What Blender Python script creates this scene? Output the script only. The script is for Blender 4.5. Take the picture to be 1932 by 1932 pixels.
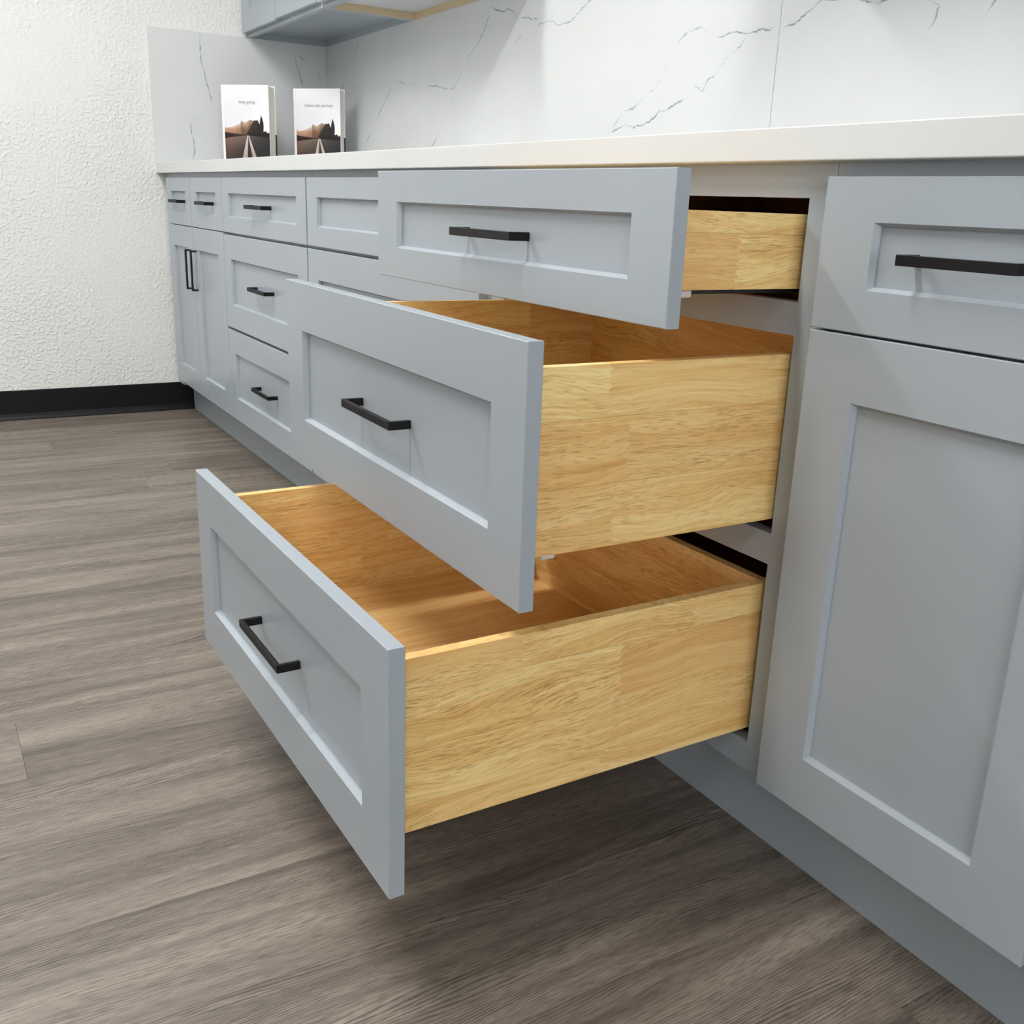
import bpy, bmesh, math, random
from mathutils import Vector, Matrix, Euler
random.seed(7)
S = bpy.context.scene
for o in list(bpy.data.objects): bpy.data.objects.remove(o)
COL = S.collection

# ------------------------------------------------------------------ camera
FPX, CX, CY, W0 = 1893.7, 994.8, 963.05, 1932.0
cam_d = bpy.data.cameras.new('camera'); cam = bpy.data.objects.new('camera', cam_d); COL.objects.link(cam)
cam_d.sensor_fit = 'HORIZONTAL'; cam_d.sensor_width = 36.0; cam_d.lens = 36.0 * FPX / W0
cam_d.shift_x = -(CX - 966.0) / W0; cam_d.shift_y = (CY - 966.0) / W0
cam_d.clip_start = 0.02; cam_d.clip_end = 60
R_ = Vector((0.51497243, 0.85634996, 0.0383163)); U_ = Vector((-0.26956671, 0.11935075, 0.955557)); F_ = Vector((-0.81371812, 0.50241432, -0.29230579))
M = Matrix(((R_.x, U_.x, -F_.x), (R_.y, U_.y, -F_.y), (R_.z, U_.z, -F_.z))).to_4x4()
M.translation = Vector((4.0099, -0.85436, 0.82195)); cam.matrix_world = M
S.camera = cam

# ------------------------------------------------------------------ world, exposure, lamps of the room
wd = bpy.data.worlds.new('world'); S.world = wd; wd.use_nodes = True
wd.node_tree.nodes['Background'].inputs[0].default_value = (0.85, 0.92, 1.0, 1)
wd.node_tree.nodes['Background'].inputs[1].default_value = 0.3
S.view_settings.view_transform = 'Standard'; S.view_settings.look = 'None'
S.view_settings.exposure = 0.30; S.view_settings.gamma = 1.0; S.view_settings.use_curve_mapping = False
CEIL = 2.60
LAMP = 22.0                     # emission of the ceiling troffers
# troffers: centre x, centre y, size x, size y, relative strength
TROFFERS = [(1.30, -1.20, 0.12, 1.20, 1.5), (2.90, -1.00, 0.14, 1.20, 1.2), (1.00, -2.90, 0.6, 1.20, 0.85), (4.90, -3.20, 0.6, 1.20, 0.6)]
WINDOW_E = 1.2                  # daylight of the window in the left wall
SIDE_FILL_E = 4.4                 # glow of the unseen window added on the right to light right-facing sides

# ------------------------------------------------------------------ helpers
def tag(o, label=None, cat=None, group=None, kind=None):
    if label: o['label'] = label
    if cat: o['category'] = cat
    if group: o['group'] = group
    if kind: o['kind'] = kind
    return o
def link(name, me, mat=None, parent=None, loc=(0, 0, 0), rot=(0, 0, 0), smooth=False):
    o = bpy.data.objects.new(name, me); COL.objects.link(o)
    if mat is not None and not me.materials:
        for m in (mat if isinstance(mat, (list, tuple)) else [mat]): me.materials.append(m)
    if parent is not None: o.parent = parent
    o.location = loc; o.rotation_euler = rot
    if smooth:
        for p in me.polygons: p.use_smooth = True
    return o
def empty(name, loc=(0, 0, 0), rot=(0, 0, 0)):
    o = bpy.data.objects.new(name, None); COL.objects.link(o); o.location = loc; o.rotation_euler = rot
    o.empty_display_size = 0.05
    return o
def mesh(name, verts, faces):
    me = bpy.data.meshes.new(name); me.from_pydata([tuple(v) for v in verts], [], faces); me.validate(); me.update(); return me
def boxes(name, lst, bev=0.0, seg=1):
    """lst of (x0,x1,y0,y1,z0,z1) joined to one mesh"""
    bm = bmesh.new()
    for (x0, x1, y0, y1, z0, z1) in lst:
        r = bmesh.ops.create_cube(bm, size=1.0)
        for v in r['verts']:
            v.co = Vector(((x0 + x1) / 2 + v.co.x * (x1 - x0), (y0 + y1) / 2 + v.co.y * (y1 - y0), (z0 + z1) / 2 + v.co.z * (z1 - z0)))
    if bev > 0:
        bmesh.ops.bevel(bm, geom=list(bm.edges), offset=bev, segments=seg, affect='EDGES', profile=0.5)
    bmesh.ops.recalc_face_normals(bm, faces=bm.faces)
    me = bpy.data.meshes.new(name); bm.to_mesh(me); bm.free(); return me
def prism(name, pts, a0, a1, plane='XZ'):
    """closed polygon pts extruded from a0 to a1 along the third axis"""
    n = len(pts)
    def P(p, a):
        return {'XZ': (p[0], a, p[1]), 'YZ': (a, p[0], p[1]), 'XY': (p[0], p[1], a)}[plane]
    v = [P(p, a0) for p in pts] + [P(p, a1) for p in pts]
    f = [tuple(range(n)), tuple(range(2 * n - 1, n - 1, -1))] + [(i, i + n, (i + 1) % n + n, (i + 1) % n) for i in range(n)]
    me = mesh(name, v, f)
    bm = bmesh.new(); bm.from_mesh(me); bmesh.ops.recalc_face_normals(bm, faces=bm.faces); bm.to_mesh(me); bm.free()
    return me

# ------------------------------------------------------------------ materials
def srgb(r, g, b):
    f = lambda c: (c / 255 / 12.92) if c / 255 <= 0.04045 else ((c / 255 + 0.055) / 1.055) ** 2.4
    return (f(r), f(g), f(b), 1.0)
class NT:
    def __init__(s, name):
        s.m = bpy.data.materials.new(name); s.m.use_nodes = True; s.t = s.m.node_tree
        s.b = s.t.nodes['Principled BSDF']
    def n(s, typ, ins=None, **props):
        nd = s.t.nodes.new(typ)
        for k, v in props.items(): setattr(nd, k, v)
        for k, v in (ins or {}).items(): s.put(nd.inputs[k], v)
        return nd
    def put(s, sock, v):
        if isinstance(v, bpy.types.NodeSocket): s.t.links.new(v, sock)
        elif isinstance(v, bpy.types.Node): s.t.links.new(v.outputs[0], sock)
        else: sock.default_value = v
    def set(s, **kw):
        for k, v in kw.items(): s.put(s.b.inputs[k.replace('_', ' ')], v)
    def math(s, op, a, b=0.0, clamp=False):
        return s.n('ShaderNodeMath', {0: a, 1: b}, operation=op, use_clamp=clamp).outputs[0]
    def vmath(s, op, a, b):
        return s.n('ShaderNodeVectorMath', {0: a, 1: b}, operation=op).outputs[0]
    def ramp(s, fac, stops, interp='LINEAR'):
        nd = s.n('ShaderNodeValToRGB', {0: fac}); cr = nd.color_ramp; cr.interpolation = interp
        while len(cr.elements) < len(stops): cr.elements.new(0.5)
        for e, (p, c) in zip(cr.elements, stops):
            e.position = p; e.color = c if len(c) == 4 else (*c, 1)
        return nd.outputs[0]
    def noise(s, vec, scale=1.0, detail=2.0, rough=0.5, dist=0.0):
        return s.n('ShaderNodeTexNoise', {'Vector': vec, 'Scale': scale, 'Detail': detail, 'Roughness': rough, 'Distortion': dist}).outputs[0]
    def mix(s, fac, a, b, blend='MIX'):
        nd = s.n('ShaderNodeMix', data_type='RGBA', blend_type=blend)
        s.put(nd.inputs[0], fac); s.put(nd.inputs[6], a); s.put(nd.inputs[7], b); return nd.outputs[2]
    def bump(s, h, strength=0.2, dist=0.002):
        return s.n('ShaderNodeBump', {'Height': h, 'Strength': strength, 'Distance': dist}).outputs[0]
def simple(name, col, rough=0.5, metal=0.0, **kw):
    t = NT(name); t.set(Base_Color=col, Roughness=rough, Metallic=metal, **kw); return t.m
def g(v): return (v, v, v, 1)

def paint_mat():
    t = NT('grey_paint'); tc = t.n('ShaderNodeTexCoord')
    n = t.noise(tc.outputs['Object'], 3.0, 2)
    c = t.ramp(n, [(0.3, srgb(158, 167, 175)), (0.7, srgb(162, 171, 179))])
    h = t.noise(tc.outputs['Object'], 260.0, 2)
    t.set(Base_Color=c, Roughness=0.3, Normal=t.bump(h, 0.03, 0.001)); return t.m
def wall_mat(name, bump=1.0, col=(227, 228, 226)):
    t = NT(name); tc = t.n('ShaderNodeTexCoord')
    a = t.noise(tc.outputs['Object'], 85.0, 3, 0.5, 0.15)
    b = t.noise(tc.outputs['Object'], 2.2, 2)
    hh = t.math('MULTIPLY', t.ramp(a, [(0.44, g(0)), (0.74, g(1))]), t.ramp(b, [(0.35, g(0.35)), (0.65, g(1))]))
    t.set(Base_Color=srgb(*col), Roughness=0.75, Normal=t.bump(hh, bump, 0.003)); return t.m
def quartz_mat():
    t = NT('white_quartz'); tc = t.n('ShaderNodeTexCoord')
    n = t.noise(tc.outputs['Object'], 2.5, 4, 0.55)
    c = t.ramp(n, [(0.25, srgb(205, 208, 208)), (0.6, srgb(212, 215, 216)), (0.85, srgb(207, 209, 212))])
    t.set(Base_Color=c, Roughness=0.3); return t.m
def vein_mat():
    t = NT('quartz_vein'); tc = t.n('ShaderNodeTexCoord')
    n = t.noise(tc.outputs['Object'], 55.0, 3, 0.6)
    at = t.n('ShaderNodeAttribute', attribute_name='core')
    f = t.math('MULTIPLY', t.ramp(n, [(0.34, g(0.25)), (0.52, g(1))]), at.outputs['Fac'])
    t.set(Base_Color=t.mix(f, srgb(211, 214, 215), srgb(130, 137, 143)), Roughness=0.3); return t.m
def floor_mat():
    t = NT('floor_plank_vinyl'); tc = t.n('ShaderNodeTexCoord'); oi = t.n('ShaderNodeObjectInfo')
    rnd = oi.outputs['Random']
    off = t.n('ShaderNodeCombineXYZ', {0: t.math('MULTIPLY', rnd, 53.0), 1: t.math('MULTIPLY', rnd, 91.0), 2: 0.0}).outputs[0]
    size = t.n('ShaderNodeCombineXYZ', {0: 1.0, 1: 1.22, 2: 1.0}).outputs[0]
    v = t.vmath('ADD', t.vmath('MULTIPLY', tc.outputs['Object'], size), off)
    st = lambda sx, sy: t.vmath('MULTIPLY', v, (sx, sy, 1.0))
    sep = t.n('ShaderNodeSeparateXYZ', {0: v})
    warp = t.noise(st(9.0, 1.5), 1.0, 2, 0.45)                                   # pulls the growth lines into arches
    wx = t.math('ADD', sep.outputs[0], t.math('MULTIPLY', warp, 0.085))
    wv = t.n('ShaderNodeCombineXYZ', {0: wx, 1: sep.outputs[1], 2: 0.0}).outputs[0]
    ws = lambda sx, sy: t.vmath('MULTIPLY', wv, (sx, sy, 1.0))
    broad = t.noise(st(6.0, 0.9), 1.0, 3, 0.6)
    streak = t.noise(ws(34.0, 1.5), 1.0, 5, 0.65)
    dash = t.noise(ws(230.0, 34.0), 1.0, 2, 0.6)
    lines = t.math('SINE', t.math('MULTIPLY', wx, 6.2832 * 250.0))
    lines = t.math('ADD', lines, t.math('MULTIPLY', t.math('SUBTRACT', dash, 0.5), 2.6))
    lines = t.ramp(lines, [(0.38, g(0)), (0.80, g(1))])
    lmask = t.ramp(t.noise(st(13.0, 1.6), 1.0, 3, 0.6), [(0.38, g(0.06)), (0.60, g(1))])
    pores = t.math('MULTIPLY', lines, lmask)
    speck = t.ramp(t.noise(ws(480.0, 34.0), 1.0, 2, 0.6), [(0.34, g(1)), (0.56, g(0))])
    base = t.ramp(t.math('ADD', t.math('MULTIPLY', streak, 0.62), t.math('MULTIPLY', broad, 0.38)),
                  [(0.31, srgb(70, 62, 56)), (0.43, srgb(104, 95, 87)), (0.53, srgb(130, 120, 110)), (0.68, srgb(154, 144, 133))])
    base = t.mix(t.math('MULTIPLY', pores, 0.72), base, srgb(54, 47, 41))
    base = t.mix(t.math('MULTIPLY', speck, 0.55), base, srgb(66, 58, 51))
    tint = t.n('ShaderNodeHueSaturation', {'Color': base, 'Value': t.math('ADD', 0.98, t.math('MULTIPLY', rnd, 0.08))}).outputs[0]
    t.set(Base_Color=tint, Roughness=t.math('ADD', 0.40, t.math('MULTIPLY', pores, 0.25)), Normal=t.bump(t.math('SUBTRACT', 1.0, pores), 0.2, 0.0006)); return t.m
def wood_mat(name, flat=False, pore=0.6):
    """rubber-wood staves: local x runs along the grain"""
    t = NT(name); tc = t.n('ShaderNodeTexCoord'); oi = t.n('ShaderNodeObjectInfo'); rnd = oi.outputs['Random']
    off = t.n('ShaderNodeCombineXYZ', {0: t.math('MULTIPLY', rnd, 61.0), 1: t.math('MULTIPLY', rnd, 17.0), 2: t.math('MULTIPLY', rnd, 37.0)}).outputs[0]
    v = tc.outputs['Object']
    if flat:
        sp = t.n('ShaderNodeSeparateXYZ', {0: v}); v = t.n('ShaderNodeCombineXYZ', {0: sp.outputs[0], 1: sp.outputs[2], 2: sp.outputs[1]}).outputs[0]
    v = t.vmath('ADD', v, off)
    st = lambda sx, sz: t.vmath('MULTIPLY', v, (sx, 20.0, sz))
    warp = t.noise(st(3.4, 11.0), 1.0, 2)
    wv = t.vmath('ADD', v, t.n('ShaderNodeCombineXYZ', {2: t.math('MULTIPLY', t.math('SUBTRACT', warp, 0.5), 0.07)}).outputs[0])
    ws = lambda sx, sz: t.vmath('MULTIPLY', wv, (sx, 20.0, sz))
    broad = t.noise(ws(2.0, 40.0), 1.0, 3, 0.6)
    mid = t.noise(ws(7.0, 240.0), 1.0, 3, 0.62)
    pores = t.ramp(t.noise(ws(52.0, 1500.0), 1.0, 2, 0.5), [(0.37, g(1)), (0.47, g(0))])
    pmask = t.ramp(t.noise(st(4.0, 22.0), 1.0, 3), [(0.36, g(0.15)), (0.62, g(1))])
    c = t.ramp(t.math('ADD', t.math('MULTIPLY', broad, 0.52), t.math('MULTIPLY', mid, 0.48)),
               [(0.32, srgb(214, 162, 92)), (0.46, srgb(238, 198, 128)), (0.56, srgb(247, 218, 150)), (0.70, srgb(253, 231, 172))])
    c = t.mix(t.math('MULTIPLY', t.math('POWER', rnd, 1.6), 0.5), c, srgb(222, 164, 100))
    c = t.mix(t.math('MULTIPLY', t.math('MULTIPLY', pores, pmask), pore), c, srgb(140, 88, 44))
    t.set(Base_Color=c, Roughness=0.42, Normal=t.bump(t.math('SUBTRACT', 1.0, pores), 0.1, 0.0004)); return t.m
def emit(name, col, e):
    t = NT(name); t.set(Base_Color=g(0.8), Emission_Color=col, Emission_Strength=e); return t.m
def vcol_mat(name, rough=0.35):
    t = NT(name); a = t.n('ShaderNodeAttribute', attribute_name='ink'); t.set(Base_Color=a.outputs['Color'], Roughness=rough); return t.m
M_PAINT = paint_mat(); M_WALL = wall_mat('white_wall_paint'); M_WALL2 = wall_mat('grey_wall_paint', 0.3, (170, 170, 166)); M_CEIL = wall_mat('ceiling_paint', 0.1, (236, 236, 233))
M_QUARTZ = quartz_mat(); M_VEIN = vein_mat(); M_FLOOR = floor_mat(); M_WOOD = wood_mat('rubber_wood'); M_WOODF = wood_mat('rubber_wood_bottom', True, 0.25)
M_BLACK = simple('black_handle_metal', srgb(15, 15, 17), 0.5, 0.0, Specular_IOR_Level=0.25)
M_RUBBER = simple('black_rubber_base', srgb(12, 13, 17), 0.45, 0.0, Specular_IOR_Level=0.25)
M_SUB = simple('subfloor', srgb(40, 36, 33), 0.9)
M_PLY = simple('raw_plywood_edge', srgb(206, 186, 152), 0.7)
M_MELA = simple('pale_melamine', srgb(206, 206, 210), 0.5)
M_INNER = simple('cabinet_interior', srgb(150, 118, 80), 0.6)
M_STEEL = simple('slide_steel', srgb(70, 72, 76), 0.35, 0.8)
M_PLASTIC = simple('clip_plastic', srgb(214, 212, 208), 0.5)
M_CLEAR = simple('bumper_silicone', srgb(225, 226, 222), 0.15)
M_WHITE = simple('book_white_board', srgb(238, 238, 240), 0.45)
M_PAGES = simple('book_pages', srgb(226, 224, 212), 0.8)
M_INK = simple('title_ink', srgb(128, 130, 140), 0.6)
M_DARKPRINT = simple('book_dark_print', srgb(22, 22, 24), 0.45)
M_PRINT = vcol_mat('cover_print')
M_ALU = simple('window_frame_paint', srgb(90, 92, 95), 0.4)

# ------------------------------------------------------------------ measured dimensions (metres; x along the run, y into the wall, z up)
TH = 0.018; ZTOE = 0.1322; ZTOP = 0.8762; CT = 0.0350; ZC = ZTOP + CT; TOE = 0.060; COV = 0.0261
YB = 0.6249; SLAB = 0.0122; ZS = 1.3642
DT1, DT0, DM1, DM0, DB1, DB0 = 0.8609, 0.7057, 0.6987, 0.4244, 0.4166, 0.1388
ED0, ER1 = 0.7060, 0.7033
FR, FRH, MR = 0.0686, 0.0440, 0.0697
ROOM_X, ROOM_Y = 6.4, -5.0
YW = YB + SLAB

# ------------------------------------------------------------------ setting
fl = link('floor', boxes('floor', [(0, ROOM_X, ROOM_Y, YW, -0.06, -0.004)]), M_SUB); tag(fl, 'grey-brown wood-look vinyl plank floor in front of the cabinets', 'floor', kind='structure')
PW, PL = 0.1825, 1.22
plank_me = boxes('plank', [(-PW / 2 + 0.0001, PW / 2 - 0.0001, -0.4999, 0.4999, -0.004, 0.0)])
bm = bmesh.new(); bm.from_mesh(plank_me)
bmesh.ops.bevel(bm, geom=[e for e in bm.edges if all(v.co.z > -0.001 for v in e.verts)], offset=0.00025, segments=1, affect='EDGES')
bm.to_mesh(plank_me); bm.free(); plank_me.materials.append(M_FLOOR)
known = {16: -0.615, 11: -0.327, 3: -0.79, -3: -0.02}
seamx = lambda k: 3.11 - PW * k
for k in range(-18, 18):
    xa, xb = seamx(k + 1), seamx(k)
    xa2, xb2 = max(xa, 0.0), min(xb, ROOM_X)
    if xb2 - xa2 < 0.01: continue
    y0 = known.get(k, None)
    if y0 is None: y0 = random.uniform(0.08, 0.30) if -3 < k < 7 else random.uniform(0, PL)
    y = y0 - PL * 10
    while y < YW:
        a, b = max(y, ROOM_Y), min(y + PL, YW)
        if b - a > 0.02:
            p = link('plank', plank_me, parent=fl, loc=((xa2 + xb2) / 2, (a + b) / 2, 0.0)); p.scale = ((xb2 - xa2) / PW, (b - a), 1)
        y += PL
wl = empty('wall_left'); tag(wl, 'white textured wall at the left end of the counter', 'wall', kind='structure')
WY0, WY1, WZ0, WZ1 = -4.4, -2.5, 0.35, 2.25
link('wall_plaster', boxes('wall_plaster', [(-0.15, 0, WY1, YW + 0.15, -0.06, CEIL + 0.15), (-0.15, 0, ROOM_Y, WY0, -0.06, CEIL + 0.15), (-0.15, 0, WY0, WY1, -0.06, WZ0), (-0.15, 0, WY0, WY1, WZ1, CEIL + 0.15)]), M_WALL, wl)
wb = link('wall_back', boxes('wall_back', [(0, ROOM_X, YW, YW + 0.15, -0.06, CEIL + 0.15)]), M_WALL); tag(wb, 'white wall behind the quartz backsplash', 'wall', kind='structure')
VY0, VY1, VZ0, VZ1 = -2.6, -0.4, 0.5, 2.2
wr = empty('wall_right'); link('wall_plaster', boxes('wall_plaster', [(ROOM_X, ROOM_X + 0.15, VY1, YW + 0.15, -0.06, CEIL + 0.15), (ROOM_X, ROOM_X + 0.15, ROOM_Y, VY0, -0.06, CEIL + 0.15), (ROOM_X, ROOM_X + 0.15, VY0, VY1, -0.06, VZ0), (ROOM_X, ROOM_X + 0.15, VY0, VY1, VZ1, CEIL + 0.15)]), M_WALL2, wr); tag(wr, 'grey wall closing the room on the right', 'wall', kind='structure')
wf = link('wall_front', boxes('wall_front', [(-0.15, ROOM_X + 0.15, ROOM_Y - 0.15, ROOM_Y, -0.06, CEIL + 0.15)]), M_WALL2); tag(wf, 'grey wall opposite the cabinets', 'wall', kind='structure')
ce = link('ceiling', boxes('ceiling', [(0, ROOM_X, ROOM_Y, YW, CEIL, CEIL + 0.15)]), M_CEIL); tag(ce, 'flat white ceiling of the room', 'ceiling', kind='structure')
def window(n, x, y0, y1, z0, z1, e, label):
    w = empty('window_%d' % n, (x, (y0 + y1) / 2, z0)); tag(w, label, 'window', kind='structure'); hw = (y1 - y0) / 2; hh = z1 - z0
    link('window_frame', boxes('window_frame', [(-0.03, 0.03, -hw, -hw + 0.05, 0, hh), (-0.03, 0.03, hw - 0.05, hw, 0, hh), (-0.03, 0.03, -hw, hw, 0, 0.05), (-0.03, 0.03, -hw, hw, hh - 0.05, hh), (-0.03, 0.03, -0.02, 0.02, 0, hh)]), M_ALU, w)
    link('window_pane', boxes('window_pane', [(-0.004, 0.004, -hw + 0.05, hw - 0.05, 0.05, hh - 0.05)]), emit('glowing_frosted_pane', (0.97, 0.985, 1, 1), e), w)
window(1, -0.075, WY0, WY1, WZ0, WZ1, WINDOW_E, 'large window in the left wall')
window(2, ROOM_X + 0.075, VY0, VY1, VZ0, VZ1, SIDE_FILL_E, 'unseen window added in the right wall as side light')
# cove baseboard on the left wall
prof = [(0, 0), (0.014, 0), (0.0135, 0.004), (0.007, 0.012), (0.0035, 0.022), (0.0032, 0.104), (0.0022, 0.107), (0, 0.107)]
bb = link('baseboard_left', prism('baseboard_left', [(p[0], p[1]) for p in prof], ROOM_Y, TOE, 'XZ'), M_RUBBER); tag(bb, 'black rubber cove baseboard along the left wall', 'baseboard', kind='structure')
for (x, y, sx, sy, k) in TROFFERS:
    t = empty('ceiling_light', (x, y, CEIL)); 
    nm = ('over the left cabinets' if x < 2 else 'over the open drawers') if y > -2 else ('by the window' if x < 2 else 'behind the camera')
    tag(t, 'flat white fluorescent ceiling light ' + nm, 'ceiling light', 'ceiling lights')
    link('housing', boxes('housing', [(-sx / 2 - 0.03, sx / 2 + 0.03, -sy / 2 - 0.03, -sy / 2, -0.05, 0), (-sx / 2 - 0.03, sx / 2 + 0.03, sy / 2, sy / 2 + 0.03, -0.05, 0), (-sx / 2 - 0.03, -sx / 2, -sy / 2, sy / 2, -0.05, 0), (sx / 2, sx / 2 + 0.03, -sy / 2, sy / 2, -0.05, 0)]), M_WHITE, t)
    link('diffuser', boxes('diffuser', [(-sx / 2, sx / 2, -sy / 2, sy / 2, -0.045, -0.03)]), emit('lit_diffuser', (1.0, 0.985, 0.955, 1), LAMP * k * (0.36 / (sx * sy))), t)

# ------------------------------------------------------------------ cabinet parts
def front_mesh(w, h, rs, rr, th=TH, q=0.0036, p=0.0068, p2=0.0088, b=0.0009):
    """five-piece shaker front frame, front face at y=0, centred on x and z"""
    def ring(hx, hz, y): return [(-hx, y, -hz), (hx, y, -hz), (hx, y, hz), (-hx, y, hz)]
    X, Z = w / 2, h / 2
    rings = [ring(X - b, Z - b, 0), ring(X - rs, Z - rr, 0), ring(X - rs - q, Z - rr - q, p), ring(X - rs - q, Z - rr - q, p2 + 0.0005),
             ring(X - rs - q, Z - rr - q, th), ring(X - b, Z - b, th), ring(X, Z, th - b), ring(X, Z, b)]
    v = [c for r in rings for c in r]; f = []
    n = len(rings)
    for i in range(n):
        a, c = i * 4, ((i + 1) % n) * 4
        for j in range(4):
            k = (j + 1) % 4
            f.append((a + j, c + j, c + k, a + k))
    me = mesh('front', v, f)
    bm = bmesh.new(); bm.from_mesh(me); bmesh.ops.recalc_face_normals(bm, faces=bm.faces); bm.to_mesh(me); bm.free()
    return me
_handles = {}
def handle_mesh(L):
    if L not in _handles:
        h = 0.0105; t = 0.0055; so = 0.0205; y1 = 0.0088
        # flat bar bent to a U, seen from above
        pts = [(-L / 2, y1), (-L / 2, -so), (L / 2, -so), (L / 2, y1), (L / 2 - t, y1), (L / 2 - t, -so + t), (-L / 2 + t, -so + t), (-L / 2 + t, y1)]
        me = prism('handle', pts, -h / 2, h / 2, 'XY')
        bm = bmesh.new(); bm.from_mesh(me)
        bmesh.ops.bevel(bm, geom=list(bm.edges), offset=0.0006, segments=1, affect='EDGES')
        bm.to_mesh(me); bm.free(); me.materials.append(M_BLACK); _handles[L] = me
    return _handles[L]
def make_front(kind, parent, x0, x1, z0, z1, ext=TH, rr=MR, handle=None, hpos=None, rot=0.0, hvert=False):
    """a drawer or door front; origin at the centre of its face"""
    px, py, pz = parent.location
    w, h = x1 - x0, z1 - z0
    d = link(kind, front_mesh(w, h, FR, rr), M_PAINT, parent, ((x0 + x1) / 2 - px, -ext - py, (z0 + z1) / 2 - pz), (0, 0, rot))
    link('recessed_panel', boxes('recessed_panel', [(-w / 2 + FR, w / 2 - FR, 0.0088, 0.0155, -h / 2 + rr, h / 2 - rr)]), M_PAINT, d)
    if handle:
        hp = hpos or (0, 0)
        tag(link('handle', handle_mesh(handle), None, d, (hp[0], 0.0, hp[1]), (0, math.pi / 2, 0) if hvert else (0, 0, 0)), 'matt black bar handle')
    return d
def carcass(name, x0, x1, stile_l, stile_r, rails, label, z0=ZTOE, z1=ZTOP):
    """base cabinet: empty + face frame + box panels; rails are (z0,z1)"""
    c = empty(name, ((x0 + x1) / 2, 0.0, 0.0)); cx = (x0 + x1) / 2
    L, Rr = x0 - cx, x1 - cx
    e = 0.0004
    fr = [(L + e, L + stile_l, 0, 0.019, z0, z1), (Rr - stile_r, Rr - e, 0, 0.019, z0, z1)]
    fr += [(L + stile_l, Rr - stile_r, 0.0, 0.019, a, b) for a, b in rails]
    link('face_frame', boxes('face_frame', fr), M_PAINT, c)
    link('side_panel', boxes('side_panel', [(L + e, L + 0.013, 0.019, 0.60, z0, z1)]), M_INNER, c)
    link('side_panel', boxes('side_panel', [(Rr - 0.013, Rr - e, 0.019, 0.60, z0, z1)]), M_INNER, c)
    link('back_panel', boxes('back_panel', [(L + 0.013, Rr - 0.013, 0.594, 0.60, z0, z1)]), M_INNER, c)
    link('bottom_panel', boxes('bottom_panel', [(L + 0.013, Rr - 0.013, 0.019, 0.594, z0, z0 + 0.012)]), M_INNER, c)
    tag(c, label, 'cabinet', 'grey shaker base cabinets')
    return c
RAIL3 = [(0.8394, ZTOP), (0.690, 0.7275), (0.4146, 0.4532), (ZTOE, 0.1713)]
RAIL2 = [(0.8394, ZTOP), (0.690, 0.7275), (ZTOE, 0.1713)]
XJ = [0.104, 0.8462, 1.5990, 2.4795, 3.2224, 3.6070, 4.36]

# --- first cabinet: two drawers over two doors
A = carcass('base_cabinet', XJ[0], XJ[1], 0.038, 0.038, RAIL2, 'grey base cabinet at the left wall, two small drawers over two doors')
make_front('drawer', A, 0.1079, 0.4568, ED0 - 0.0007, DT1, rr=FRH, handle=0.128)
make_front('drawer', A, 0.4608, 0.8442, ED0 - 0.0007, DT1, rr=FRH, handle=0.128)
dw = 0.3489
make_front('door', A, 0.1079, 0.4568, DB0, 0.7028, handle=0.132, hpos=(dw / 2 - FR / 2, 0.564 - (DB0 + 0.7028) / 2), hvert=True)
make_front('door', A, 0.4608, 0.8442, DB0, 0.7028, handle=0.132, hpos=(-0.3834 / 2 + FR / 2, 0.564 - (DB0 + 0.7028) / 2), hvert=True)
# --- second: three closed drawers
B = carcass('base_cabinet', XJ[1], XJ[2], 0.038, 0.038, RAIL3, 'grey base cabinet with three closed drawers, second from the left wall')
for (a, b, rr) in ((DT0, DT1, FRH), (DM0, DM1, MR), (DB0, DB1, MR)):
    make_front('drawer', B, 0.8482, 1.5944, a, b, rr=rr, handle=0.157)
# --- third: half hidden behind the open drawers
Cc = carcass('base_cabinet', XJ[2], XJ[3], 0.038, 0.038, RAIL3, 'grey base cabinet half hidden behind the pulled-out drawers')
for (a, b, rr, hd) in ((DT0, DT1, FRH, None), (DM0, DM1, MR, 0.157), (DB0, DB1, MR, 0.157)):
    make_front('drawer', Cc, 1.6035, 2.4688, a, b, rr=rr, handle=hd)
# --- fourth: the open drawer cabinet
D = carcass('base_cabinet', XJ[3], XJ[4], 0.045, 0.0362, RAIL3, 'grey base cabinet with three wooden drawers pulled out in steps')
XB0, XB1, BT = 2.5385, 3.1782, 0.0135
def stave(parent, L, h, t, loc, rot, fl0, fl1):
    """one glued stave, local x along the grain, finger-jointed where it meets the next"""
    hp = 0.0046; n = max(2, int(round(h / hp))); amp = 0.0062
    left = [(0 + (amp if (i % 2) else -amp) * 0.5, h * i / n) for i in range(n + 1)] if fl0 else [(0, 0), (0, h)]
    right = [(L + (amp if (i % 2) else -amp) * 0.5, h * i / n) for i in range(n + 1)] if fl1 else [(L, 0), (L, h)]
    pts = left + right[::-1]
    e = 0.00012
    pts = [(x, min(max(z, e), h - e)) for x, z in pts]
    return link('stave', prism('stave', pts, -t / 2, t / 2, 'XZ'), M_WOOD, parent, loc, rot)
def stave_board(parent, p0, length, axis, z0, z1, rows, joints, t):
    """board of staves; starts at p0 (x,y) and runs along axis"""
    rot = (0, 0, math.pi / 2) if axis == 'y' else (0, 0, 0)
    zt = z1
    for hgt, js in zip(rows, joints):
        zb = max(zt - hgt, z0)
        cuts = [0.0] + sorted(js) + [length]
        for i in range(len(cuts) - 1):
            a, b = cuts[i], cuts[i + 1]
            loc = (p0[0], p0[1] + a, zb) if axis == 'y' else (p0[0] + a, p0[1], zb)
            stave(parent, b - a, zt - zb, t, loc, rot, i > 0, i < len(cuts) - 2)
        zt = zb
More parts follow.
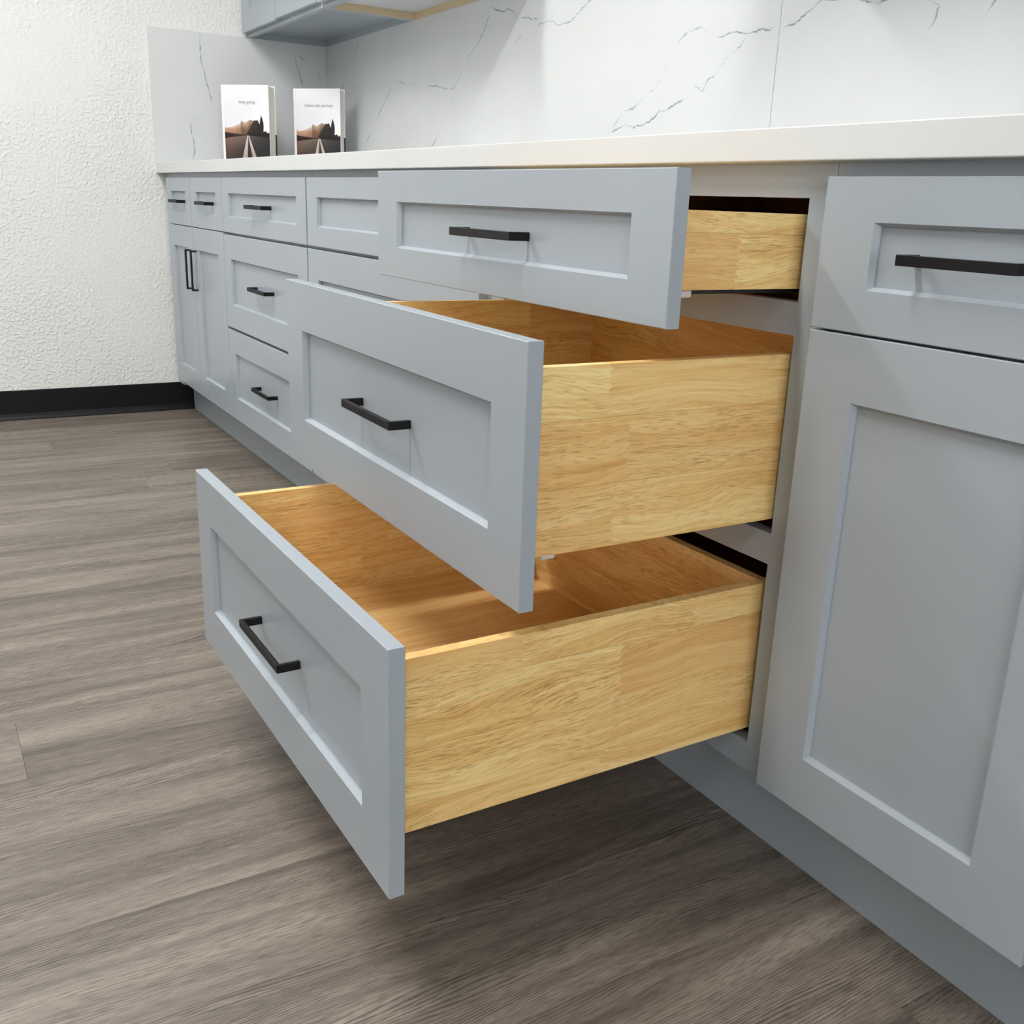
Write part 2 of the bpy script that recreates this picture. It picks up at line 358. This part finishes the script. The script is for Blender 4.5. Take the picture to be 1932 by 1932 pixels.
def open_drawer(x_off, z0, z1, ext, rr, rot, bz0, bz1, rows, joints_r, seed):
    rg = random.Random(seed)
    x0, x1 = 2.4906 + x_off, 3.209 + x_off
    d = make_front('drawer', D, x0, x1, z0, z1, ext=ext, rr=rr, handle=0.157, rot=rot)
    cx, zc = (x0 + x1) / 2, (z0 + z1) / 2
    xl, xr = XB0 - cx, XB1 - cx; b0, b1 = bz0 - zc, bz1 - zc
    L = 0.52; f0 = TH
    tot = sum(rows); rows = [r for r in rows]
    rj = lambda ln: [[rg.uniform(0.25, 0.75) * ln] for _ in rows]
    stave_board(d, (xr - BT / 2, f0), L, 'y', b0, b1, rows, [[j + ext - TH for j in js] for js in joints_r], BT)      # right side
    stave_board(d, (xl + BT / 2, f0), L, 'y', b0, b1, rows, rj(L), BT)                                              # left side
    wi_ = (xr - BT) - (xl + BT)
    stave_board(d, (xl + BT, f0 + L - BT / 2), wi_, 'x', b0, b1 - 0.003, rows, rj(wi_), BT - 0.0005)                # back
    stave_board(d, (xl + BT, f0 + BT / 2 + 0.0003), wi_, 'x', b0, b1, rows, rj(wi_), BT - 0.0005)                   # front of the box
    bp = link('bottom_panel', boxes('bottom_panel', [(f0 + BT, f0 + L - BT, -(xr - BT), -(xl + BT), b0 + 0.012, b0 + 0.021)]), M_WOODF, d, (0, 0, 0), (0, 0, math.pi / 2))
    for s, xx in ((-1, xl), (1, xr)):
        xs = xx + 0.020 if s < 0 else xx - 0.045
        link('drawer_slide', boxes('drawer_slide', [(xs, xs + 0.025, f0 + 0.05, f0 + 0.46, b0 - 0.006, b0 + 0.011)], 0.0008), M_STEEL, d)
        cxm = xx + 0.022 if s < 0 else xx - 0.022
        link('release_clip', boxes('release_clip', [(cxm - 0.011, cxm + 0.011, f0 + 0.032, f0 + 0.049, b0 - 0.009, b0 - 0.0003)], 0.0015), M_PLASTIC, d)
    bm = bmesh.new(); bmesh.ops.create_cone(bm, cap_ends=True, segments=16, radius1=0.005, radius2=0.0035, depth=0.0025)
    bmesh.ops.rotate(bm, verts=bm.verts, matrix=Matrix.Rotation(-math.pi / 2, 3, 'X'))
    me = bpy.data.meshes.new('bumper'); bm.to_mesh(me); bm.free()
    link('bumper', me, M_CLEAR, d, (x1 - cx - 0.009, TH + 0.0012, -0.3 * (z1 - z0) / 2))
    return d
open_drawer(-0.0003, DT0, DT1, 0.2081, FRH, math.atan(0.0068 / 0.7184), 0.7413, 0.8222, [0.0222, 0.0587], [[-0.129], [-0.09, 0.17]], 1)
open_drawer(-0.0030, DM0, DM1, 0.3626, MR, -math.atan(0.0028 / 0.7184), 0.470, 0.6685, [0.0555, 0.072, 0.071], [[-0.245, 0.06], [-0.217], [-0.232, 0.1]], 2)
open_drawer(0.0034, DB0, DB1, 0.5110, MR, math.atan(0.0042 / 0.7184), 0.1852, 0.3851, [0.038, 0.066, 0.065, 0.0309], [[-0.34, -0.104], [-0.207], [-0.252], [-0.443, -0.229]], 3)
# --- fifth: drawer over a door; sixth: its neighbour past the frame
E_ = carcass('base_cabinet', XJ[4], XJ[5], 0.038, 0.038, RAIL2, 'grey base cabinet with one drawer over one door, right of the open drawers')
make_front('drawer', E_, 3.2255, 3.5876, ED0, DT1, rr=FRH, handle=0.129)
make_front('door', E_, 3.2255, 3.5876, DB0, ER1)
G_ = carcass('base_cabinet', XJ[5], XJ[6], 0.038, 0.038, RAIL2, 'grey base cabinet at the far right edge')
make_front('drawer', G_, 3.6250, 4.3450, ED0, DT1, rr=FRH, handle=0.157)
make_front('door', G_, 3.6250, 3.9830, DB0, ER1); make_front('door', G_, 3.9870, 4.3450, DB0, ER1)
# filler at the wall, toe kick
fs = link('filler_strip', boxes('filler_strip', [(0.016, XJ[0], 0.004, 0.019, 0.112, ZTOP)], 0.0004), M_PAINT); tag(fs, 'narrow grey filler strip between left wall and first cabinet', 'filler strip')
tk = link('toe_kick', boxes('toe_kick', [(0.0145, XJ[6], TOE, TOE + 0.012, 0.0, ZTOE)], 0.0004), M_PAINT); tag(tk, 'long grey recessed toe kick board under the base cabinets', 'toe kick')

# ------------------------------------------------------------------ countertop and backsplash
cttop = link('countertop', boxes('countertop', [(0.0, XJ[6] + 0.02, -COV, YB, ZTOP, ZC)], 0.0014, 2), M_QUARTZ); tag(cttop, 'long white quartz countertop over the grey cabinets', 'countertop')
def ribbon(pts, to3, width, rg, name='vein', parent=None):
    P = [Vector((a, b)) for a, b in pts]; out = []
    for i in range(len(P) - 1):
        n = max(1, int((P[i + 1] - P[i]).length / 0.0035))
        for j in range(n): out.append(P[i].lerp(P[i + 1], j / n))
    out.append(P[-1]); v = []; f = []; core = []; wob = 0.0; ww = 1.0
    for i, p in enumerate(out):
        t = (out[min(i + 1, len(out) - 1)] - out[max(i - 1, 0)]); t = t.normalized() if t.length > 0 else Vector((1, 0))
        nr = Vector((-t.y, t.x)); wob = wob * 0.6 + rg.uniform(-1, 1) * 0.0016; ww = max(0.15, min(1.6, ww + rg.uniform(-0.35, 0.35)))
        wdt = width * ww; c = p + nr * wob
        fade = min(1.0, min(i, len(out) - 1 - i) / 6.0)
        for s, k in ((-1, 0.0), (-0.3, 1.0), (0.3, 1.0), (1, 0.0)):
            v.append(to3(c + nr * wdt * s)); core.append(k * fade * min(1.0, 0.35 + ww * 0.5))
        if i:
            for q in range(3):
                a = (i - 1) * 4 + q; f.append((a, a + 1, a + 5, a + 4))
    return v, f, core
def vein_object(parent, lines, to3, seed, width=0.0019, soft=()):
    rg = random.Random(seed); V = []; F = []; K = []
    for li, pts in enumerate(lines):
        v, f, c = ribbon(pts, to3, width * (2.4 if li in soft else 1.0), rg)
        o = len(V); V += v; F += [tuple(i + o for i in q) for q in f]; K += [k * (0.35 if li in soft else 1.0) for k in c]
    me = mesh('vein', V, F); at = me.attributes.new('core', 'FLOAT', 'POINT')
    for i, k in enumerate(K): at.data[i].value = k
    return link('vein', me, M_VEIN, parent)
XS = 2.4565
s1 = link('backsplash_slab', boxes('backsplash_slab', [(0.0, SLAB, -0.0274, YB, ZC, ZS)], 0.0006), M_QUARTZ); tag(s1, 'veined white quartz slab standing on the left wall behind the books', 'backsplash')
s2 = link('backsplash_slab', boxes('backsplash_slab', [(0.0, XS - 0.0005, YB, YW, ZC, ZS)], 0.0005), M_QUARTZ); tag(s2, 'long veined white quartz backsplash slab on the back wall', 'backsplash')
s3 = link('backsplash_slab', boxes('backsplash_slab', [(XS + 0.0005, XJ[6] + 0.02, YB, YW, ZC, ZS)], 0.0005), M_QUARTZ); tag(s3, 'plain white quartz backsplash slab right of the vertical seam', 'backsplash')
VB = [[[0.347, 1.363], [0.329, 1.321], [0.276, 1.284], [0.221, 1.258], [0.192, 1.216], [0.16, 1.17]], [[0.64, 1.182], [0.548, 1.116], [0.482, 1.066], [0.406, 1.008], [0.385, 0.98]], [[0.685, 1.193], [0.757, 1.177], [0.848, 1.176], [0.895, 1.163], [0.973, 1.159], [1.036, 1.148], [1.097, 1.143], [1.126, 1.166], [1.148, 1.184]], [[1.126, 1.151], [1.086, 1.108], [1.039, 1.064], [0.99, 1.014], [0.93, 0.97]], [[1.31, 1.343], [1.302, 1.312], [1.277, 1.278], [1.246, 1.255], [1.192, 1.227], [1.148, 1.184]], [[1.31, 1.343], [1.347, 1.327], [1.383, 1.32], [1.412, 1.322], [1.437, 1.314], [1.472, 1.292], [1.51, 1.289], [1.547, 1.281], [1.579, 1.28]], [[1.549, 1.257], [1.576, 1.265], [1.624, 1.267], [1.65, 1.263], [1.663, 1.254], [1.688, 1.254], [1.726, 1.253], [1.752, 1.269], [1.782, 1.282], [1.812, 1.295], [1.85, 1.33]], [[1.503, 1.254], [1.448, 1.231], [1.415, 1.209], [1.36, 1.17]], [[1.86, 0.965], [1.89, 0.981], [1.919, 0.992], [1.952, 1.019], [1.972, 1.034], [2.007, 1.04], [2.039, 1.059], [2.077, 1.074], [2.1, 1.094], [2.105, 1.109], [2.123, 1.123], [2.14, 1.144], [2.144, 1.158], [2.164, 1.172], [2.19, 1.184], [2.222, 1.184], [2.247, 1.175], [2.286, 1.162], [2.313, 1.165], [2.34, 1.164], [2.373, 1.157], [2.398, 1.161], [2.429, 1.158], [2.452, 1.166]], [[1.911, 0.99], [1.954, 0.999], [1.982, 1.006], [2.011, 1.0], [2.052, 1.003], [2.084, 1.015], [2.108, 1.027], [2.135, 1.033], [2.171, 1.046], [2.201, 1.053], [2.223, 1.074], [2.248, 1.063], [2.262, 1.083], [2.282, 1.091], [2.299, 1.105], [2.309, 1.118], [2.334, 1.129], [2.374, 1.154]]]
VR = [[[2.461, 1.158], [2.482, 1.162], [2.505, 1.167], [2.522, 1.177], [2.539, 1.184], [2.559, 1.195], [2.629, 1.191], [2.655, 1.181], [2.672, 1.176], [2.688, 1.173], [2.708, 1.174], [2.748, 1.18], [2.795, 1.163], [2.816, 1.154], [2.811, 1.137], [2.806, 1.124], [2.795, 1.114]], [[2.96, 1.2], [2.924, 1.151], [2.914, 1.137], [2.906, 1.13], [2.901, 1.123]]]
VL = [[[0.155, 1.362], [0.151, 1.321], [0.152, 1.28], [0.16, 1.244], [0.168, 1.203], [0.179, 1.172], [0.184, 1.13]], [[0.166, 1.112], [0.152, 1.09], [0.131, 1.07], [0.103, 1.047], [0.106, 1.016], [0.112, 0.988], [0.112, 0.955], [0.106, 0.931], [0.103, 0.919]], [[0.491, 1.356], [0.503, 1.31], [0.517, 1.258], [0.53, 1.23], [0.537, 1.192]], [[0.509, 1.336], [0.537, 1.308], [0.567, 1.292], [0.59, 1.265], [0.612, 1.233]]]
vein_object(s2, VB, lambda p: (p.x, YB - 0.00015, p.y), 11, soft=(7,))
vein_object(s3, VR, lambda p: (p.x, YB - 0.00015, p.y), 12)
vein_object(s1, VL, lambda p: (SLAB + 0.00015, p.x, p.y), 13)

# ------------------------------------------------------------------ wall cabinets
def wall_cabinet(x0, x1, label, inner, bottom, doors, z0=ZS, z1=2.28):
    c = empty('wall_cabinet', ((x0 + x1) / 2, YB - 0.2996, z0)); cx = (x0 + x1) / 2; L, Rr = x0 - cx, x1 - cx; H = z1 - z0
    tag(c, label, 'wall cabinet', 'grey shaker wall cabinets'); dp = 0.2996 + SLAB - 0.0005; rc = 0.022
    link('face_frame', boxes('face_frame', [(L + 0.0003, L + 0.038, 0, 0.019, 0, H), (Rr - 0.038, Rr - 0.0003, 0, 0.019, 0, H), (L + 0.038, Rr - 0.038, 0, 0.019, 0, 0.038), (L + 0.038, Rr - 0.038, 0, 0.019, H - 0.038, H)], 0.0004), M_PAINT, c)
    for a, b in ((L + 0.0003, L + 0.013), (Rr - 0.013, Rr - 0.0003)):
        link('side_panel', boxes('side_panel', [(a, b, 0.019, dp, 0, H)]), M_PAINT, c)
    for a, b in ((L + 0.013, L + 0.015), (Rr - 0.015, Rr - 0.013)):
        link('recess_lining', boxes('recess_lining', [(a, b, 0.019, dp - 0.012, 0.0005, rc)]), inner, c)
    link('hanging_rail', boxes('hanging_rail', [(L + 0.013, Rr - 0.013, dp - 0.012, dp, 0.0, rc)]), inner, c)
    link('bottom_panel', boxes('bottom_panel', [(L + 0.013, Rr - 0.013, 0.019, dp, rc, rc + 0.012)]), bottom, c)
    link('top_panel', boxes('top_panel', [(L + 0.013, Rr - 0.013, 0.019, dp, H - 0.012, H)]), M_PAINT, c)
    for a, b, dz in doors:
        make_front('door', c, a, b, z0 + 0.0125 + dz, z1 - 0.012, ext=-(YB - 0.2996) + TH + 0.0006, rr=MR)
    return c
wall_cabinet(0.0006, 0.800, 'grey wall cabinet over the books, painted underside', M_PAINT, M_PAINT, [(0.012, 0.398, 0.0), (0.402, 0.790, 0.003)])
wall_cabinet(0.800, 1.550, 'grey wall cabinet with raw plywood strips under its pale bottom', M_PLY, M_MELA, [(0.810, 1.172, 0.0), (1.176, 1.540, 0.0)])
wall_cabinet(2.480, 3.222, 'grey wall cabinet above the open drawers', M_PAINT, M_PAINT, [(2.490, 2.849, 0.0), (2.853, 3.212, 0.0)])

# ------------------------------------------------------------------ books
def book(tlx, tly, ang, t, title, tsize, label):
    """front cover faces local -y, spine at local x=0; origin at the front bottom spine corner"""
    Wd, H = 0.190, 0.274; bd = 0.0026
    b = empty('book', (tlx, tly, ZC), (0, 0, math.pi / 2 + ang)); tag(b, label, 'book', 'picture-cover books on the counter')
    link('front_cover', boxes('front_cover', [(0, Wd, 0, bd, 0, H)], 0.0005), M_WHITE, b)
    me = boxes('back_cover', [(0, Wd, t - bd, t, 0, 0.112), (0, Wd, t - bd, t, 0.112, H)])
    me.materials.append(M_WHITE); me.materials.append(M_DARKPRINT)
    for p in me.polygons:
        if p.center.z < 0.1121 and not (abs(p.normal.z) > 0.5 and p.center.z > 0.1): p.material_index = 1
    link('back_cover', me, None, b)
    link('spine', boxes('spine', [(-0.0022, 0.0004, 0.0, t, 0, H)], 0.0008), M_WHITE, b)
    link('page_block', boxes('page_block', [(0.002, Wd - 0.004, bd, t - bd, 0.0035, H - 0.0045)]), M_PAGES, b)
    # printed picture: u across, v up
    V = []; F = []; K = []
    def poly(pts, cols, lay):
        o = len(V)
        for (u, v) in pts: V.append((0.008 + u * (Wd - 0.0085), -0.00012 - 0.00006 * lay, v * (H - 0.001) + 0.0005))
        F.append(tuple(range(o, o + len(pts)))); K.extend([srgb(*c) for c in cols])
    def strip(top, bot, ct, cb, lay):
        for i in range(len(top) - 1):
            poly([bot[i], bot[i + 1], top[i + 1], top[i]], [cb[i], cb[i + 1], ct[i + 1], ct[i]], lay)
    strip([(0, 1), (1, 1)], [(0, .45), (1, .45)], [(240, 240, 245)] * 2, [(228, 227, 233), (246, 244, 246)], 0)
    strip([(0, .45), (1, .45)], [(0, .36), (1, .36)], [(228, 227, 233), (246, 244, 246)], [(205, 180, 165), (120, 110, 105)], 0)
    # soft brown trees on the left
    us = [0, .06, .12, .18, .24, .30, .35, .38, .41, .46, .52, .57, .62, .66, .70]
    ht = [.50, .475, .485, .49, .505, .52, .53, .565, .555, .54, .56, .575, .575, .56, .50]
    strip(list(zip(us, ht)), [(u, .47) for u in us], [(222, 208, 200)] * 4 + [(214, 196, 184)] * 3 + [(178, 150, 128), (190, 160, 138)] + [(196, 172, 152)] * 2 + [(160, 140, 118)] * 4, [(190, 152, 126)] * 5 + [(166, 132, 110)] * 2 + [(104, 74, 52), (120, 88, 64)] + [(128, 98, 74)] * 2 + [(70, 58, 44)] * 4, 1)
    strip([(u, .47) for u in us], [(u, .39) for u in us], [(190, 152, 126)] * 5 + [(166, 132, 110)] * 2 + [(104, 74, 52), (120, 88, 64)] + [(128, 98, 74)] * 2 + [(70, 58, 44)] * 4, [(150, 108, 82)] * 5 + [(130, 96, 76)] * 3 + [(92, 64, 48)] * 3 + [(40, 32, 28)] * 4, 1)
    # dark tree mass and cypress on the right
    us = [.50, .55, .60, .64, .68, .71, .74, .77, .80, .84, .88, .92, .96, 1.0]
    ht = [.42, .46, .51, .55, .578, .565, .582, .545, .50, .45, .432, .445, .40, .43]
    strip(list(zip(us, ht)), [(u, .36) for u in us], [(52, 46, 38)] * 7 + [(34, 32, 30)] * 7, [(26, 24, 26)] * 14, 2)
    cyp = [(.79, .42), (.785, .46), (.78, .50), (.79, .54), (.80, .575), (.812, .60), (.82, .615), (.828, .64), (.838, .615), (.85, .60), (.86, .57), (.872, .545), (.876, .50), (.872, .46), (.865, .42)]
    poly(cyp, [(40, 33, 32)] * len(cyp), 3)
    # dark hedge, road and its two lines
    us = [0, .15, .3, .45, .5, .6, .8, 1.0]
    strip([(0, .425), (.15, .41), (.3, .40), (.45, .392), (.5, .392), (.6, .40), (.8, .41), (1, .42)], list(zip(us, [.345, .36, .372, .383, .384, .38, .37, .36])), [(52, 34, 26)] * 5 + [(28, 25, 26)] * 3, [(26, 20, 18)] * 8, 4)
    top = list(zip(us, [.345, .36, .372, .383, .384, .38, .37, .36]))
    strip(top, [(u, .21) for u in us], [(120, 92, 80), (124, 100, 88), (116, 98, 88), (110, 98, 90), (98, 90, 85), (84, 78, 76), (66, 60, 60), (50, 46, 46)], [(96, 70, 60), (88, 68, 58), (72, 58, 52), (54, 48, 46), (44, 42, 42), (42, 42, 43), (40, 40, 43), (38, 38, 40)], 5)
    strip([(u, .21) for u in us], [(u, 0) for u in us], [(96, 70, 60), (88, 68, 58), (72, 58, 52), (54, 48, 46), (44, 42, 42), (42, 42, 43), (40, 40, 43), (38, 38, 40)], [(34, 32, 32)] * 8, 5)
    strip([(.505, .384), (.52, .384)], [(.335, 0), (.485, 0)], [(214, 196, 186)] * 2, [(150, 136, 126)] * 2, 6)
    strip([(.525, .382), (.54, .382)], [(.64, 0), (.765, 0)], [(214, 196, 186)] * 2, [(140, 130, 118)] * 2, 6)
    me = mesh('cover_print', V, F); ca = me.color_attributes.new('ink', 'FLOAT_COLOR', 'POINT')
    for i, k in enumerate(K): ca.data[i].color = k
    link('cover_print', me, M_PRINT, b)
    cu = bpy.data.curves.new('title', 'FONT'); cu.body = title; cu.size = tsize; cu.shear = 0.35; cu.align_x = 'CENTER'; cu.space_character = 1.06
    to = bpy.data.objects.new('title_tmp', cu); COL.objects.link(to)
    dg = bpy.context.evaluated_depsgraph_get(); me = bpy.data.meshes.new_from_object(to.evaluated_get(dg)); bpy.data.objects.remove(to)
    link('title', me, M_INK, b, (0.008 + 0.515 * (Wd - 0.0085), -0.0008, 0.775 * H), (math.pi / 2, 0, 0))
    return b
book(0.1226, 0.190, math.radians(-48), 0.049, 'keep going', 0.0145, 'white book titled keep going, left of the pair on the counter')
book(0.2256, 0.422, math.radians(-51), 0.034, 'follow the journey', 0.0145, 'white book titled follow the journey, nearer the back corner')
